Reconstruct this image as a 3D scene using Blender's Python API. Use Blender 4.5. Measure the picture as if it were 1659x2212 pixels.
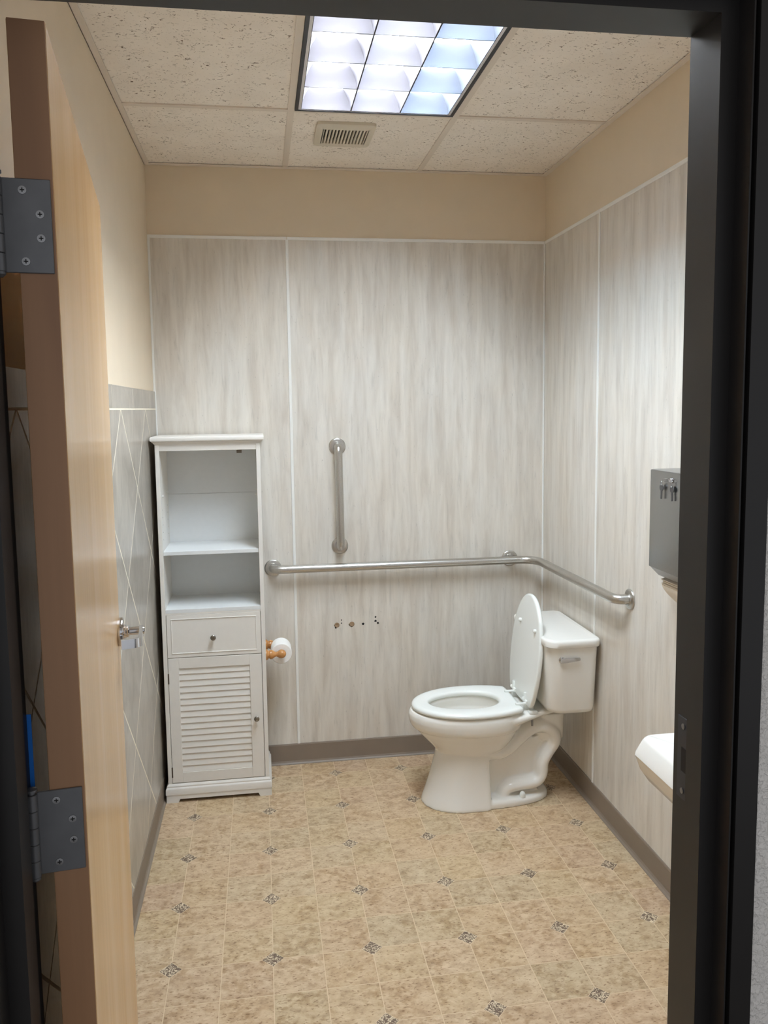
import bpy, bmesh, math, random
from mathutils import Vector, Matrix

for o in list(bpy.data.objects):
    bpy.data.objects.remove(o)
SC = bpy.context.scene
COL = SC.collection
random.seed(7)
PI = math.pi

# ------------------------------------------------------------------ camera
CAM = (0.4697, -3.7417, 1.6988)
YAW, PITCH, ROLL, FPX, U0, V0 = 0.1454, -0.0998, -0.01373, 1733.0, 818.27, 1054.2
cy, sy, cp, sp = math.cos(YAW), math.sin(YAW), math.cos(PITCH), math.sin(PITCH)
fwd = Vector((sy*cp, cy*cp, sp))
rgt = Vector((cy, -sy, 0))
up = rgt.cross(fwd)
c, s = math.cos(ROLL), math.sin(ROLL)
r2, u2 = c*rgt + s*up, -s*rgt + c*up
cd = bpy.data.cameras.new('camera')
cam = bpy.data.objects.new('camera', cd)
COL.objects.link(cam)
M = Matrix((r2, u2, -fwd)).transposed().to_4x4()
M.translation = CAM
cam.matrix_world = M
cd.sensor_fit = 'HORIZONTAL'
cd.sensor_width = 36.0
cd.lens = FPX/1659*36.0
cd.shift_x = (829.5-U0)/1659
cd.shift_y = (V0-1106)/1659
cd.clip_start = 0.02
SC.camera = cam

# ------------------------------------------------------------------ world (dim bluish daylight reaching the corridor) and exposure
w = bpy.data.worlds.new('world')
SC.world = w
w.use_nodes = True
w.node_tree.nodes['Background'].inputs[0].default_value = (0.93, 0.96, 1.0, 1)
w.node_tree.nodes['Background'].inputs[1].default_value = 0.62
SC.view_settings.view_transform = 'Standard'
SC.view_settings.look = 'None'
SC.view_settings.gamma = 1
SC.view_settings.use_curve_mapping = False
SC.view_settings.exposure = 0.0
SC.cycles.max_bounces = 16
SC.cycles.diffuse_bounces = 10
LAMP = 146.0            # emission of the fluorescent lamps in the troffer

# ------------------------------------------------------------------ room numbers (metres)
W, H, PT = 1.833, 2.772, 2.466      # width, ceiling height, top of the wall panels
YF = -2.665                          # room face of the front wall
YC = -2.777                          # corridor face of the front wall
HB = 0.099                           # baseboard height

# ------------------------------------------------------------------ materials
def srgb(r, g, b):
    f = lambda v: (v/255/12.92) if v/255 <= 0.04045 else ((v/255+0.055)/1.055)**2.4
    return (f(r), f(g), f(b), 1)

class NT:
    def __init__(s, name):
        s.m = bpy.data.materials.new(name)
        s.m.use_nodes = True
        s.t = s.m.node_tree
        s.b = s.t.nodes['Principled BSDF']
    def n(s, typ, **kw):
        nd = s.t.nodes.new(typ)
        for k, v in kw.items():
            if k.startswith('i_'):
                nd.inputs[k[2:].replace('_', ' ')].default_value = v
            else:
                setattr(nd, k, v)
        return nd
    def l(s, a, b):
        s.t.links.new(a, b)
    def coord(s, scale=(1, 1, 1), rand=False):
        tc = s.n('ShaderNodeTexCoord')
        mp = s.n('ShaderNodeMapping')
        mp.inputs['Scale'].default_value = scale
        if rand:
            oi = s.n('ShaderNodeObjectInfo')
            mu = s.n('ShaderNodeMath', operation='MULTIPLY'); mu.inputs[1].default_value = 37.0
            s.l(oi.outputs['Random'], mu.inputs[0])
            ad = s.n('ShaderNodeVectorMath', operation='ADD')
            s.l(tc.outputs['Object'], ad.inputs[0]); s.l(mu.outputs[0], ad.inputs[1])
            s.l(ad.outputs[0], mp.inputs['Vector'])
        else:
            s.l(tc.outputs['Object'], mp.inputs['Vector'])
        return mp.outputs[0]
    def noise(s, vec, scale, detail=3, rough=0.55, dist=0):
        nd = s.n('ShaderNodeTexNoise')
        nd.inputs['Scale'].default_value = scale
        nd.inputs['Detail'].default_value = detail
        nd.inputs['Roughness'].default_value = rough
        nd.inputs['Distortion'].default_value = dist
        s.l(vec, nd.inputs['Vector'])
        return nd.outputs['Fac']
    def ramp(s, fac, stops, interp='LINEAR'):
        r = s.n('ShaderNodeValToRGB')
        r.color_ramp.interpolation = interp
        el = r.color_ramp.elements
        while len(el) < len(stops):
            el.new(0.5)
        for e, (p, col) in zip(el, stops):
            e.position = p
            e.color = col
        s.l(fac, r.inputs[0])
        return r.outputs[0]
    def mix(s, fac, a, b, mode='MIX'):
        m = s.n('ShaderNodeMix', data_type='RGBA', blend_type=mode)
        for sock, v in ((m.inputs[0], fac), (m.inputs[6], a), (m.inputs[7], b)):
            if isinstance(v, (int, float, tuple)):
                sock.default_value = v
            else:
                s.l(v, sock)
        return m.outputs[2]
    def bump(s, h, strength=0.2, dist=0.002):
        bp = s.n('ShaderNodeBump')
        bp.inputs['Strength'].default_value = strength
        bp.inputs['Distance'].default_value = dist
        s.l(h, bp.inputs['Height'])
        s.l(bp.outputs[0], s.b.inputs['Normal'])
    def base(s, col, rough=0.5, metal=0.0, spec=0.5):
        if isinstance(col, tuple):
            s.b.inputs['Base Color'].default_value = col
        else:
            s.l(col, s.b.inputs['Base Color'])
        s.b.inputs['Roughness'].default_value = rough
        s.b.inputs['Metallic'].default_value = metal
        s.b.inputs['Specular IOR Level'].default_value = spec
        return s.m

def white(v): return (v, v, v, 1)

def m_plain(name, col, rough=0.5, metal=0.0, var=0.04, scale=40, spec=0.5, bump=0.0):
    t = NT(name)
    v = t.coord()
    f = t.noise(v, scale, 3)
    lo = tuple(x*(1-var) for x in col[:3])+(1,)
    hi = tuple(min(1, x*(1+var)) for x in col[:3])+(1,)
    cc = t.ramp(f, [(0.3, lo), (0.7, hi)])
    if bump:
        t.bump(t.noise(v, scale*6, 2), bump, 0.001)
    return t.base(cc, rough, metal, spec)

MAT = {}
MAT['paint'] = m_plain('beige_wall_paint', srgb(220, 206, 184), 0.75, var=0.015, scale=8, spec=0.25, bump=0.12)
MAT['white_trim'] = m_plain('white_plastic_trim', srgb(232, 232, 228), 0.45, var=0.01)
MAT['grid'] = m_plain('ceiling_grid_paint', srgb(222, 212, 200), 0.5, var=0.01)
MAT['base'] = m_plain('taupe_vinyl_base', srgb(128, 115, 102), 0.5, var=0.03, scale=12)
MAT['frame'] = m_plain('black_brown_frame_paint', srgb(36, 34, 34), 0.42, var=0.05, scale=20, spec=0.35)
MAT['cab'] = m_plain('white_cabinet_lacquer', srgb(226, 222, 215), 0.4, var=0.012)
MAT['cab_in'] = m_plain('white_cabinet_melamine', srgb(222, 224, 224), 0.4, var=0.012)
MAT['knob'] = m_plain('brushed_nickel_knob', srgb(140, 134, 126), 0.3, 1.0, var=0.05)
MAT['dark_hinge'] = m_plain('bronze_hinge_metal', srgb(110, 100, 92), 0.4, 1.0)
MAT['china'] = m_plain('white_vitreous_china', srgb(234, 232, 226), 0.12, var=0.008, scale=6)
MAT['seat'] = m_plain('white_seat_plastic', srgb(236, 238, 234), 0.22, var=0.006, scale=6)
MAT['chrome'] = m_plain('polished_chrome', srgb(205, 205, 208), 0.1, 1.0, var=0.01)
MAT['hinge'] = m_plain('dull_steel_hinge', srgb(110, 111, 114), 0.45, 0.6, var=0.06, scale=30)
MAT['screw'] = m_plain('steel_screw', srgb(150, 150, 152), 0.35, 1.0)
MAT['key'] = m_plain('dark_nickel_key', srgb(92, 92, 94), 0.4, 0.8)
MAT['slot'] = m_plain('dark_recess', srgb(24, 22, 22), 0.8)
MAT['paper'] = m_plain('white_tissue_paper', srgb(240, 238, 235), 0.9, var=0.02, scale=120, spec=0.1, bump=0.3)
MAT['towel'] = m_plain('white_paper_towel', srgb(236, 230, 220), 0.9, var=0.02, scale=90, spec=0.1, bump=0.2)
MAT['core'] = m_plain('cardboard_core', srgb(150, 125, 98), 0.9)
MAT['blue'] = m_plain('blue_tape', srgb(30, 118, 216), 0.6, var=0.03)
MAT['lamp_black'] = m_plain('dark_fixture_edge', srgb(34, 38, 48), 0.4, var=0.03)
MAT['louver'] = m_plain('semi_specular_louver_metal', (0.088, 0.084, 0.095, 1), 0.6, var=0.004, spec=0.08)
MAT['reflector'] = m_plain('white_reflector_paint', srgb(240, 240, 240), 0.5, var=0.004)
MAT['light_frame'] = m_plain('white_fixture_frame', srgb(225, 226, 230), 0.4, var=0.004)
MAT['corr_floor'] = m_plain('grey_brown_carpet', srgb(120, 112, 104), 0.95, var=0.25, scale=260, spec=0.05, bump=0.6)
MAT['seatbumper'] = MAT['seat']
MAT['groove'] = m_plain('dark_gap', srgb(16, 15, 16), 0.8)
MAT['vent'] = m_plain('almond_vent_plastic', srgb(214, 206, 190), 0.45, var=0.01)
MAT['water'] = m_plain('bowl_water', srgb(150, 152, 135), 0.05, var=0.01)

def m_brushed():
    t = NT('brushed_stainless')
    v = t.coord((1, 1, 1))
    f = t.noise(v, 420, 2)
    cc = t.ramp(f, [(0.3, srgb(186, 183, 178)), (0.7, srgb(206, 203, 198))])
    return t.base(cc, 0.3, 1.0)
MAT['steel'] = m_brushed()

def m_disp():
    t = NT('satin_stainless_sheet')
    v = t.coord((1, 40, 1))
    f = t.noise(v, 60, 2)
    cc = t.ramp(f, [(0.3, srgb(152, 153, 155)), (0.7, srgb(172, 173, 175))])
    return t.base(cc, 0.26, 1.0)
MAT['disp'] = m_disp()

def m_panel():
    t = NT('travertine_wall_panel')
    v1 = t.coord((24, 24, 2.6), True)
    v2 = t.coord((62, 62, 6.5), True)
    v3 = t.coord((7, 7, 1.6), True)
    big = t.noise(v3, 1.0, 3, 0.6)
    a = t.noise(v1, 1.0, 5, 0.6, 0.5)
    b = t.noise(v2, 1.0, 4, 0.6, 0.5)
    c1 = t.ramp(a, [(0.28, srgb(198, 190, 180)), (0.5, srgb(212, 206, 197)), (0.7, srgb(222, 217, 209))])
    st = t.ramp(b, [(0.30, white(0.84)), (0.42, white(0.975)), (0.56, white(1.0)), (0.74, white(1.05))])
    c2 = t.mix(0.8, c1, st, 'MULTIPLY')
    tint = t.ramp(big, [(0.35, (1.0, 0.985, 0.955, 1)), (0.65, (0.985, 0.995, 1.0, 1))])
    c3 = t.mix(1.0, c2, tint, 'MULTIPLY')
    vor = t.noise(t.coord((160, 160, 60), True), 1.0, 2)
    pit = t.ramp(vor, [(0.24, white(0.72)), (0.30, white(1.0))])
    c4 = t.mix(0.7, c3, pit, 'MULTIPLY')
    return t.base(c4, 0.3, 0, 0.4)
MAT['panel'] = m_panel()

def m_walltile():
    t = NT('grey_stone_wall_tile')
    v1 = t.coord((7, 7, 5), True)
    v2 = t.coord((60, 60, 9), True)
    a = t.noise(v1, 1.0, 5, 0.6, 0.6)
    b = t.noise(v2, 1.0, 4, 0.6, 0.4)
    c1 = t.ramp(a, [(0.3, srgb(150, 143, 132)), (0.5, srgb(172, 165, 154)), (0.72, srgb(190, 183, 171))])
    st = t.ramp(b, [(0.3, white(0.82)), (0.5, white(1.0)), (0.75, white(1.06))])
    oi = t.n('ShaderNodeObjectInfo')
    rv = t.ramp(oi.outputs['Random'], [(0.0, white(0.93)), (1.0, white(1.05))])
    c2 = t.mix(1.0, t.mix(0.9, c1, st, 'MULTIPLY'), rv, 'MULTIPLY')
    t.bump(b, 0.15, 0.001)
    return t.base(c2, 0.28, 0, 0.45)
MAT['walltile'] = m_walltile()
MAT['wallgrout'] = m_plain('cream_wall_grout', srgb(240, 232, 214), 0.8, var=0.04, scale=60)

def m_floortile():
    t = NT('mottled_vinyl_floor_tile')
    v = t.coord((1, 1, 1), True)
    a = t.noise(t.coord((1.0, 1.6, 1), True), 24, 6, 0.66, 0.3)
    c1 = t.ramp(a, [(0.30, srgb(168, 144, 117)), (0.48, srgb(191, 168, 139)), (0.66, srgb(205, 185, 157))])
    oi = t.n('ShaderNodeObjectInfo')
    tint = t.ramp(oi.outputs['Random'], [(0.0, (0.97, 0.92, 0.92, 1)), (0.22, (1.0, 0.985, 0.90, 1)), (0.42, (0.94, 0.955, 0.92, 1)), (0.62, (1.03, 1.01, 0.98, 1)), (0.8, (1.0, 0.955, 0.93, 1)), (1.0, (0.98, 0.94, 0.86, 1))])
    c2 = t.mix(1.0, c1, tint, 'MULTIPLY')
    # elongated dark flecks
    f = t.noise(t.coord((0.8, 1.9, 1), True), 105, 2, 0.5, 0.4)
    f2 = t.noise(v, 9, 3)
    fl = t.ramp(f, [(0.58, white(1.0)), (0.68, srgb(170, 148, 126))])
    c3 = t.mix(0.75, c2, fl, 'MULTIPLY')
    m2 = t.ramp(t.noise(v, 42, 4, 0.6), [(0.40, srgb(222, 212, 198)), (0.56, white(1.0))])
    c4 = t.mix(t.ramp(f2, [(0.4, white(0)), (0.62, white(0.9))]), c3, t.mix(1.0, c3, m2, 'MULTIPLY'))
    t.bump(a, 0.12, 0.001)
    return t.base(c4, 0.42, 0, 0.35)
MAT['floortile'] = m_floortile()
MAT['floorgrout'] = m_plain('pale_floor_seam', srgb(207, 185, 153), 0.55, var=0.06, scale=30)

def m_inlay():
    t = NT('scroll_pattern_inlay')
    v = t.coord((1, 1, 1), True)
    f = t.noise(v, 80, 2, 0.5, 2.2)
    cc = t.ramp(f, [(0.0, srgb(98, 80, 64)), (0.50, srgb(108, 88, 72)), (0.55, srgb(214, 198, 170)), (0.62, srgb(222, 206, 178)), (0.67, srgb(104, 84, 68))])
    return t.base(cc, 0.45, 0, 0.35)
MAT['inlay'] = m_inlay()

def m_ceiltile():
    t = NT('fissured_ceiling_tile')
    v = t.coord((1, 1, 1), True)
    a = t.noise(v, 6, 3)
    c1 = t.ramp(a, [(0.3, srgb(238, 230, 220)), (0.7, srgb(246, 239, 230))])
    f = t.noise(t.coord((1.0, 1.5, 1), True), 85, 1.5, 0.5, 1.2)
    g = t.noise(v, 24, 2)
    sp_ = t.ramp(f, [(0.635, white(1.0)), (0.665, srgb(120, 106, 92))])
    k = t.ramp(g, [(0.38, white(0.15)), (0.6, white(1.0))])
    c2 = t.mix(k, c1, t.mix(1.0, c1, sp_, 'MULTIPLY'))
    t.bump(t.noise(v, 160, 2), 0.25, 0.002)
    return t.base(c2, 0.9, 0, 0.1)
MAT['ceiltile'] = m_ceiltile()

def m_wood(name, lo, mid, hi, rough=0.3, axis='z', spec=0.5):
    t = NT(name)
    sc = {'z': (38, 38, 1.4), 'x': (1.4, 38, 38)}[axis]
    sc2 = {'z': (5, 5, 0.8), 'x': (0.8, 5, 5)}[axis]
    a = t.noise(t.coord(sc), 1.0, 4, 0.6, 0.3)
    b = t.noise(t.coord(sc2), 1.0, 3, 0.5, 0.8)
    c1 = t.ramp(b, [(0.3, lo), (0.5, mid), (0.7, hi)])
    st = t.ramp(a, [(0.3, white(0.9)), (0.6, white(1.02))])
    return t.base(t.mix(0.8, c1, st, 'MULTIPLY'), rough, 0, spec)
MAT['maple'] = m_wood('maple_door_veneer', srgb(190, 150, 104), srgb(200, 161, 115), srgb(207, 171, 127), 0.24)
MAT['maple_edge'] = m_wood('maple_door_edge', srgb(148, 108, 78), srgb(160, 119, 86), srgb(167, 128, 96), 0.45)
MAT['oak'] = m_wood('honey_oak', srgb(164, 112, 62), srgb(186, 130, 76), srgb(200, 146, 90), 0.25, 'x')

def m_orange_peel():
    t = NT('textured_grey_drywall')
    v = t.coord()
    h = t.noise(v, 150, 3, 0.5, 0.4)
    cc = t.ramp(h, [(0.35, srgb(228, 224, 220)), (0.65, srgb(236, 232, 228))])
    t.bump(t.ramp(h, [(0.42, white(0)), (0.6, white(1))]), 0.6, 0.004)
    return t.base(cc, 0.8, 0, 0.2)
MAT['corr'] = m_orange_peel()

def m_emit(name, col, st):
    t = NT(name)
    t.b.inputs['Base Color'].default_value = (0.9, 0.9, 0.9, 1)
    t.b.inputs['Emission Color'].default_value = col
    t.b.inputs['Emission Strength'].default_value = st
    return t.m
MAT['lampA'] = m_emit('fluorescent_white', (1.0, 1.07, 1.12, 1), LAMP)
MAT['lampB'] = m_emit('fluorescent_daylight', (0.74, 1.0, 1.24, 1), LAMP)

# ------------------------------------------------------------------ geometry helpers (all coordinates are world metres)
def link(o):
    COL.objects.link(o)
    return o

def tag(o, label=None, cat=None, group=None, kind=None):
    if label: o['label'] = label
    if cat: o['category'] = cat
    if group: o['group'] = group
    if kind: o['kind'] = kind
    return o

def thing(name, label, cat, loc=(0, 0, 0), group=None, kind=None, rotz=0):
    o = link(bpy.data.objects.new(name, None))
    o.location = loc
    o.rotation_euler = (0, 0, rotz)
    o.empty_display_size = 0.05
    return tag(o, label, cat, group, kind)

class MB:
    def __init__(s):
        s.v, s.f = [], []
    def add(s, vs, fs):
        k = len(s.v)
        s.v += [tuple(p) for p in vs]
        s.f += [tuple(i+k for i in f) for f in fs]
        return s
    def bm(s, b):
        b.verts.ensure_lookup_table()
        for i, v in enumerate(b.verts): v.index = i
        s.add([v.co[:] for v in b.verts], [[v.index for v in f.verts] for f in b.faces])
        b.free()
        return s
    def box(s, x0, x1, y0, y1, z0, z1, bev=0, seg=2, M=None):
        b = bmesh.new()
        bmesh.ops.create_cube(b, size=1)
        for v in b.verts:
            v.co = Vector((x0+(v.co.x+.5)*(x1-x0), y0+(v.co.y+.5)*(y1-y0), z0+(v.co.z+.5)*(z1-z0)))
        if bev:
            bmesh.ops.bevel(b, geom=b.edges[:], offset=bev, segments=seg, affect='EDGES', profile=0.5)
        if M is not None:
            b.transform(M)
        return s.bm(b)
    def prism(s, poly, axis, a0, a1, inset=0):
        # poly: 2-D points; axis 'x': poly=(y,z), 'y': (x,z), 'z': (x,y)
        n = len(poly)
        def P(p, a):
            return {'x': (a, p[0], p[1]), 'y': (p[0], a, p[1]), 'z': (p[0], p[1], a)}[axis]
        vs = [P(p, a0) for p in poly]+[P(p, a1) for p in poly]
        fs = [tuple(range(n))[::-1], tuple(range(n, 2*n))]
        fs += [(i, (i+1) % n, n+(i+1) % n, n+i) for i in range(n)]
        return s.add(vs, fs)
    def loft(s, rings, cap=True, closed=True):
        n = len(rings[0])
        vs = [p for r in rings for p in r]
        fs = []
        for k in range(len(rings)-1):
            for i in range(n if closed else n-1):
                j = (i+1) % n
                fs.append((k*n+i, k*n+j, (k+1)*n+j, (k+1)*n+i))
        if cap:
            fs.append(tuple(range(n))[::-1])
            fs.append(tuple((len(rings)-1)*n+i for i in range(n)))
        return s.add(vs, fs)
    def lathe(s, prof, org, axis, seg=20, cap=True):
        # prof: (radius, height along axis)
        ax = Vector(axis).normalized()
        t = Vector((0, 0, 1)) if abs(ax.z) < 0.9 else Vector((1, 0, 0))
        u = ax.cross(t).normalized(); w_ = ax.cross(u)
        org = Vector(org)
        rings = [[org+ax*h+(u*math.cos(2*PI*i/seg)+w_*math.sin(2*PI*i/seg))*max(r, 1e-5) for i in range(seg)] for r, h in prof]
        return s.loft(rings, cap)
    def tube(s, path, r, seg=14, cap=True):
        pts = [Vector(p) for p in path]
        rs = r if isinstance(r, (list, tuple)) else [r]*len(pts)
        tan = []
        for i in range(len(pts)):
            a = pts[max(i-1, 0)]; b = pts[min(i+1, len(pts)-1)]
            tan.append((b-a).normalized())
        t0 = tan[0]
        n = t0.cross(Vector((0, 0, 1)) if abs(t0.z) < 0.9 else Vector((1, 0, 0))).normalized()
        rings = []
        for i, p in enumerate(pts):
            t = tan[i]
            n = (n-t*n.dot(t)).normalized()
            b = t.cross(n)
            rings.append([p+(n*math.cos(2*PI*k/seg)+b*math.sin(2*PI*k/seg))*rs[i] for k in range(seg)])
        return s.loft(rings, cap)
    def mesh(s, name, smooth=False, angle=40):
        me = bpy.data.meshes.new(name)
        me.from_pydata(s.v, [], s.f)
        b = bmesh.new(); b.from_mesh(me)
        bmesh.ops.recalc_face_normals(b, faces=b.faces[:])
        if smooth:
            for f in b.faces: f.smooth = True
            for e in b.edges:
                if len(e.link_faces) == 2 and e.calc_face_angle(0) > math.radians(angle):
                    e.smooth = False
        b.to_mesh(me); b.free()
        return me
    def build(s, name, mat, parent=None, smooth=False, angle=40, local=False, **tags):
        me = s.mesh(name, smooth, angle)
        return place(name, me, mat, parent, local, **tags)

def place(name, me, mat, parent=None, local=False, **tags):
    m = MAT[mat] if isinstance(mat, str) else mat
    if not me.materials:
        me.materials.append(m)
    o = link(bpy.data.objects.new(name, me))
    if parent is not None:
        o.parent = parent
        if not local and parent.type == 'EMPTY':
            o.matrix_parent_inverse = (Matrix.Translation(parent.location) @ parent.rotation_euler.to_matrix().to_4x4()).inverted()
    return tag(o, **tags) if tags else o

def catmull(pts, k=8):
    pts = [Vector(p) for p in pts]
    out = []
    for i in range(len(pts)-1):
        p0 = pts[max(i-1, 0)]; p1 = pts[i]; p2 = pts[i+1]; p3 = pts[min(i+2, len(pts)-1)]
        for j in range(k):
            t = j/k
            out.append(0.5*((2*p1)+(p2-p0)*t+(2*p0-5*p1+4*p2-p3)*t*t+(3*p1-p0-3*p2+p3)*t**3))
    out.append(pts[-1])
    return out

def fillet(pts, rads, k=8):
    # polyline with rounded corners
    pts = [Vector(p) for p in pts]
    out = [pts[0]]
    for i in range(1, len(pts)-1):
        a, b, c_ = pts[i-1], pts[i], pts[i+1]
        rad = rads[i-1] if isinstance(rads, (list, tuple)) else rads
        d1, d2 = (a-b).normalized(), (c_-b).normalized()
        ang = d1.angle(d2)
        t = rad/math.tan(ang/2)
        p, q = b+d1*t, b+d2*t
        cen = b+(d1+d2).normalized()*(rad/math.sin(ang/2))
        e1, e2 = (p-cen)/rad, (q-cen)/rad
        om = e1.angle(e2)
        for j in range(k+1):
            f = j/k
            out.append(cen+(e1*math.sin((1-f)*om)+e2*math.sin(f*om))*(rad/math.sin(om)))
    out.append(pts[-1])
    return out

def clip(poly, a, b, c0):
    # keep a*x+b*y<=c0
    out = []
    n = len(poly)
    for i in range(n):
        p, q = poly[i], poly[(i+1) % n]
        dp = a*p[0]+b*p[1]-c0; dq = a*q[0]+b*q[1]-c0
        if dp <= 0: out.append(p)
        if dp*dq < 0:
            t = dp/(dp-dq)
            out.append((p[0]+(q[0]-p[0])*t, p[1]+(q[1]-p[1])*t))
    return out

def clip_rect(poly, x0, x1, y0, y1):
    for a, b, c0 in ((1, 0, x1), (-1, 0, -x0), (0, 1, y1), (0, -1, -y0)):
        if poly: poly = clip(poly, a, b, c0)
    return poly

def area(p):
    return abs(sum(p[i][0]*p[(i+1) % len(p)][1]-p[(i+1) % len(p)][0]*p[i][1] for i in range(len(p))))/2

def shrink(poly, d):
    # inward offset of a convex polygon
    n = len(poly)
    cx_ = sum(p[0] for p in poly)/n; cy_ = sum(p[1] for p in poly)/n
    out = list(poly)
    big = out
    for i in range(n):
        p, q = poly[i], poly[(i+1) % n]
        nx, ny = q[1]-p[1], p[0]-q[0]
        L = math.hypot(nx, ny)
        if L < 1e-9: continue
        nx, ny = nx/L, ny/L
        c0 = nx*p[0]+ny*p[1]
        if nx*cx_+ny*cy_ > c0: nx, ny, c0 = -nx, -ny, -c0
        big = clip(big, nx, ny, c0-d)
        if len(big) < 3: return []
    return big

def slab(poly, axis, a_back, a_front, ch=0.001):
    # thin piece with chamfered front rim; axis as in prism
    inner = shrink(poly, ch)
    mb = MB()
    if len(inner) != len(poly):
        return mb.prism(poly, axis, a_back, a_front)
    def P(p, a):
        return {'x': (a, p[0], p[1]), 'y': (p[0], a, p[1]), 'z': (p[0], p[1], a)}[axis]
    mid = a_front+(a_back-a_front)*min(0.5, ch/abs(a_back-a_front))
    # keep matching vertex order
    return mb.loft([[P(p, a_back) for p in poly], [P(p, mid) for p in poly], [P(p, a_front) for p in match(inner, poly)]])

def match(inner, poly):
    k = min(range(len(inner)), key=lambda i: (inner[i][0]-poly[0][0])**2+(inner[i][1]-poly[0][1])**2)
    return inner[k:]+inner[:k]

# ================================================================== STRUCTURE
S = dict(kind='structure')

# ---- floor: base sheet, vinyl tiles and patterned inlays
FS, FX0, FY0 = 0.3102, 0.1532, -0.1410
T = FS/2
HD = 0.0345
fl = MB().box(-0.08, W+0.08, -2.72, 0.08, -0.06, -0.0004).build('floor', 'floorgrout', **S, label='beige mottled square vinyl floor tiles with small patterned diamonds')
shared = {}
for k in range(-2, 13):
    for l in range(-2, 20):
        x0, y1 = FX0+k*T, FY0-l*T
        x1, y0 = x0+T, y1-T
        g = 0.0014
        loc = [(g, -g), (T-g, -g), (T-g, -T+g), (g, -T+g)]      # corners, local to (x0,y1)
        # the corner that touches an inlay (lattice point with both indices even)
        ci = {(0, 0): 0, (1, 0): 1, (1, 1): 2, (0, 1): 3}[(k % 2, l % 2)]
        cx_, cy_ = [(0, 0), (T, 0), (T, -T), (0, -T)][ci]
        sx, sy_ = [(1, -1), (-1, -1), (-1, 1), (1, 1)][ci]
        poly = clip(loc, -sx, -sy_, -(sx*cx_+sy_*cy_)-HD-0.001)
        wp = [(p[0]+x0, p[1]+y1) for p in poly]
        cl = clip_rect(wp, 0.002, W-0.002, -2.70, -0.002)
        if len(cl) < 3 or area(cl) < 2e-4: continue
        full = abs(area(cl)-area(wp)) < 1e-7
        if full:
            if ci not in shared:
                pc = [(p[0]-T/2, p[1]+T/2) for p in poly]
                shared[ci] = slab(pc, 'z', -0.0025, 0.0, 0.0004).mesh('floor_tile')
            o = place('floor_tile', shared[ci], 'floortile', fl)
            o.location = (x0+T/2, y1-T/2, 0)
        else:
            slab(cl, 'z', -0.0025, 0.0, 0.0004).build('floor_tile', 'floortile', fl)
sh = None
for i in range(-1, 7):
    for j in range(-1, 10):
        x, y = FX0+i*FS, FY0-j*FS
        h = HD-0.0012
        wp = [(x+h, y), (x, y+h), (x-h, y), (x, y-h)]
        cl = clip_rect(wp, 0.002, W-0.002, -2.70, -0.002)
        if len(cl) < 3 or area(cl) < 1e-4: continue
        if abs(area(cl)-area(wp)) < 1e-8:
            if sh is None:
                sh = slab([(p[0]-x, p[1]-y) for p in wp], 'z', -0.0025, 0.0, 0.0004).mesh('floor_inlay')
            o = place('floor_inlay', sh, 'inlay', fl)
            o.location = (x, y, 0)
        else:
            slab(cl, 'z', -0.0025, 0.0, 0.0004).build('floor_inlay', 'inlay', fl)

# ---- walls: painted drywall
wb = MB().box(-0.1, W+0.1, 0, 0.1, -0.06, H+0.23).build('wall_back', 'paint', **S, label='back wall of streaked beige panels under a painted band')
wl = MB().box(-0.1, 0, YC, 0, -0.06, H+0.23).build('wall_left', 'paint', **S, label='left wall, beige paint above diagonal grey tile wainscot')
wr = MB().box(W, W+0.1, YC, 0, -0.06, H+0.23).build('wall_right', 'paint', **S, label='right wall of pale streaked panels under a painted band')

# streaked panels (4 mm sheets) and their white plastic mouldings
TH = 0.004
def back_panel(x0, x1):
    MB().box(x0, x1, -TH, 0.0, 0.03, PT-0.004).build('wall_panel', 'panel', wb)
def right_panel(y0, y1):
    MB().box(W-TH, W, y0, y1, 0.03, PT-0.004).build('wall_panel', 'panel', wr)
back_panel(0.006, 0.611); back_panel(0.613, W-0.006)
right_panel(-0.627, -0.006); right_panel(-1.846, -0.629); right_panel(YF, -1.848)
for a, b in ((0.0, 0.611), (0.613, W-0.004)):
    MB().box(a, b, -0.0075, 0, PT-0.008, PT+0.006, 0.0015, 1).build('panel_trim', 'white_trim', wb)
for x in (0.612,):
    MB().box(x-0.0065, x+0.0065, -0.0075, 0, HB-0.02, PT-0.006, 0.0015, 1).build('panel_trim', 'white_trim', wb)
MB().box(0.0, 0.010, -0.0075, 0, HB-0.02, PT-0.006, 0.0015, 1).build('panel_trim', 'white_trim', wb)
MB().box(W-0.011, W-0.004, -0.011, -0.0, HB-0.02, PT+0.006, 0.002, 1).build('panel_trim', 'white_trim', wb)
for a, b in ((-0.627, -0.008), (-1.846, -0.629), (YF, -1.848)):
    MB().box(W-0.0075, W, a, b, PT-0.008, PT+0.006, 0.0015, 1).build('panel_trim', 'white_trim', wr)
for y in (-0.628, -1.847):
    MB().box(W-0.0075, W, y-0.0065, y+0.0065, HB-0.02, PT-0.006, 0.0015, 1).build('panel_trim', 'white_trim', wr)

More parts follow.
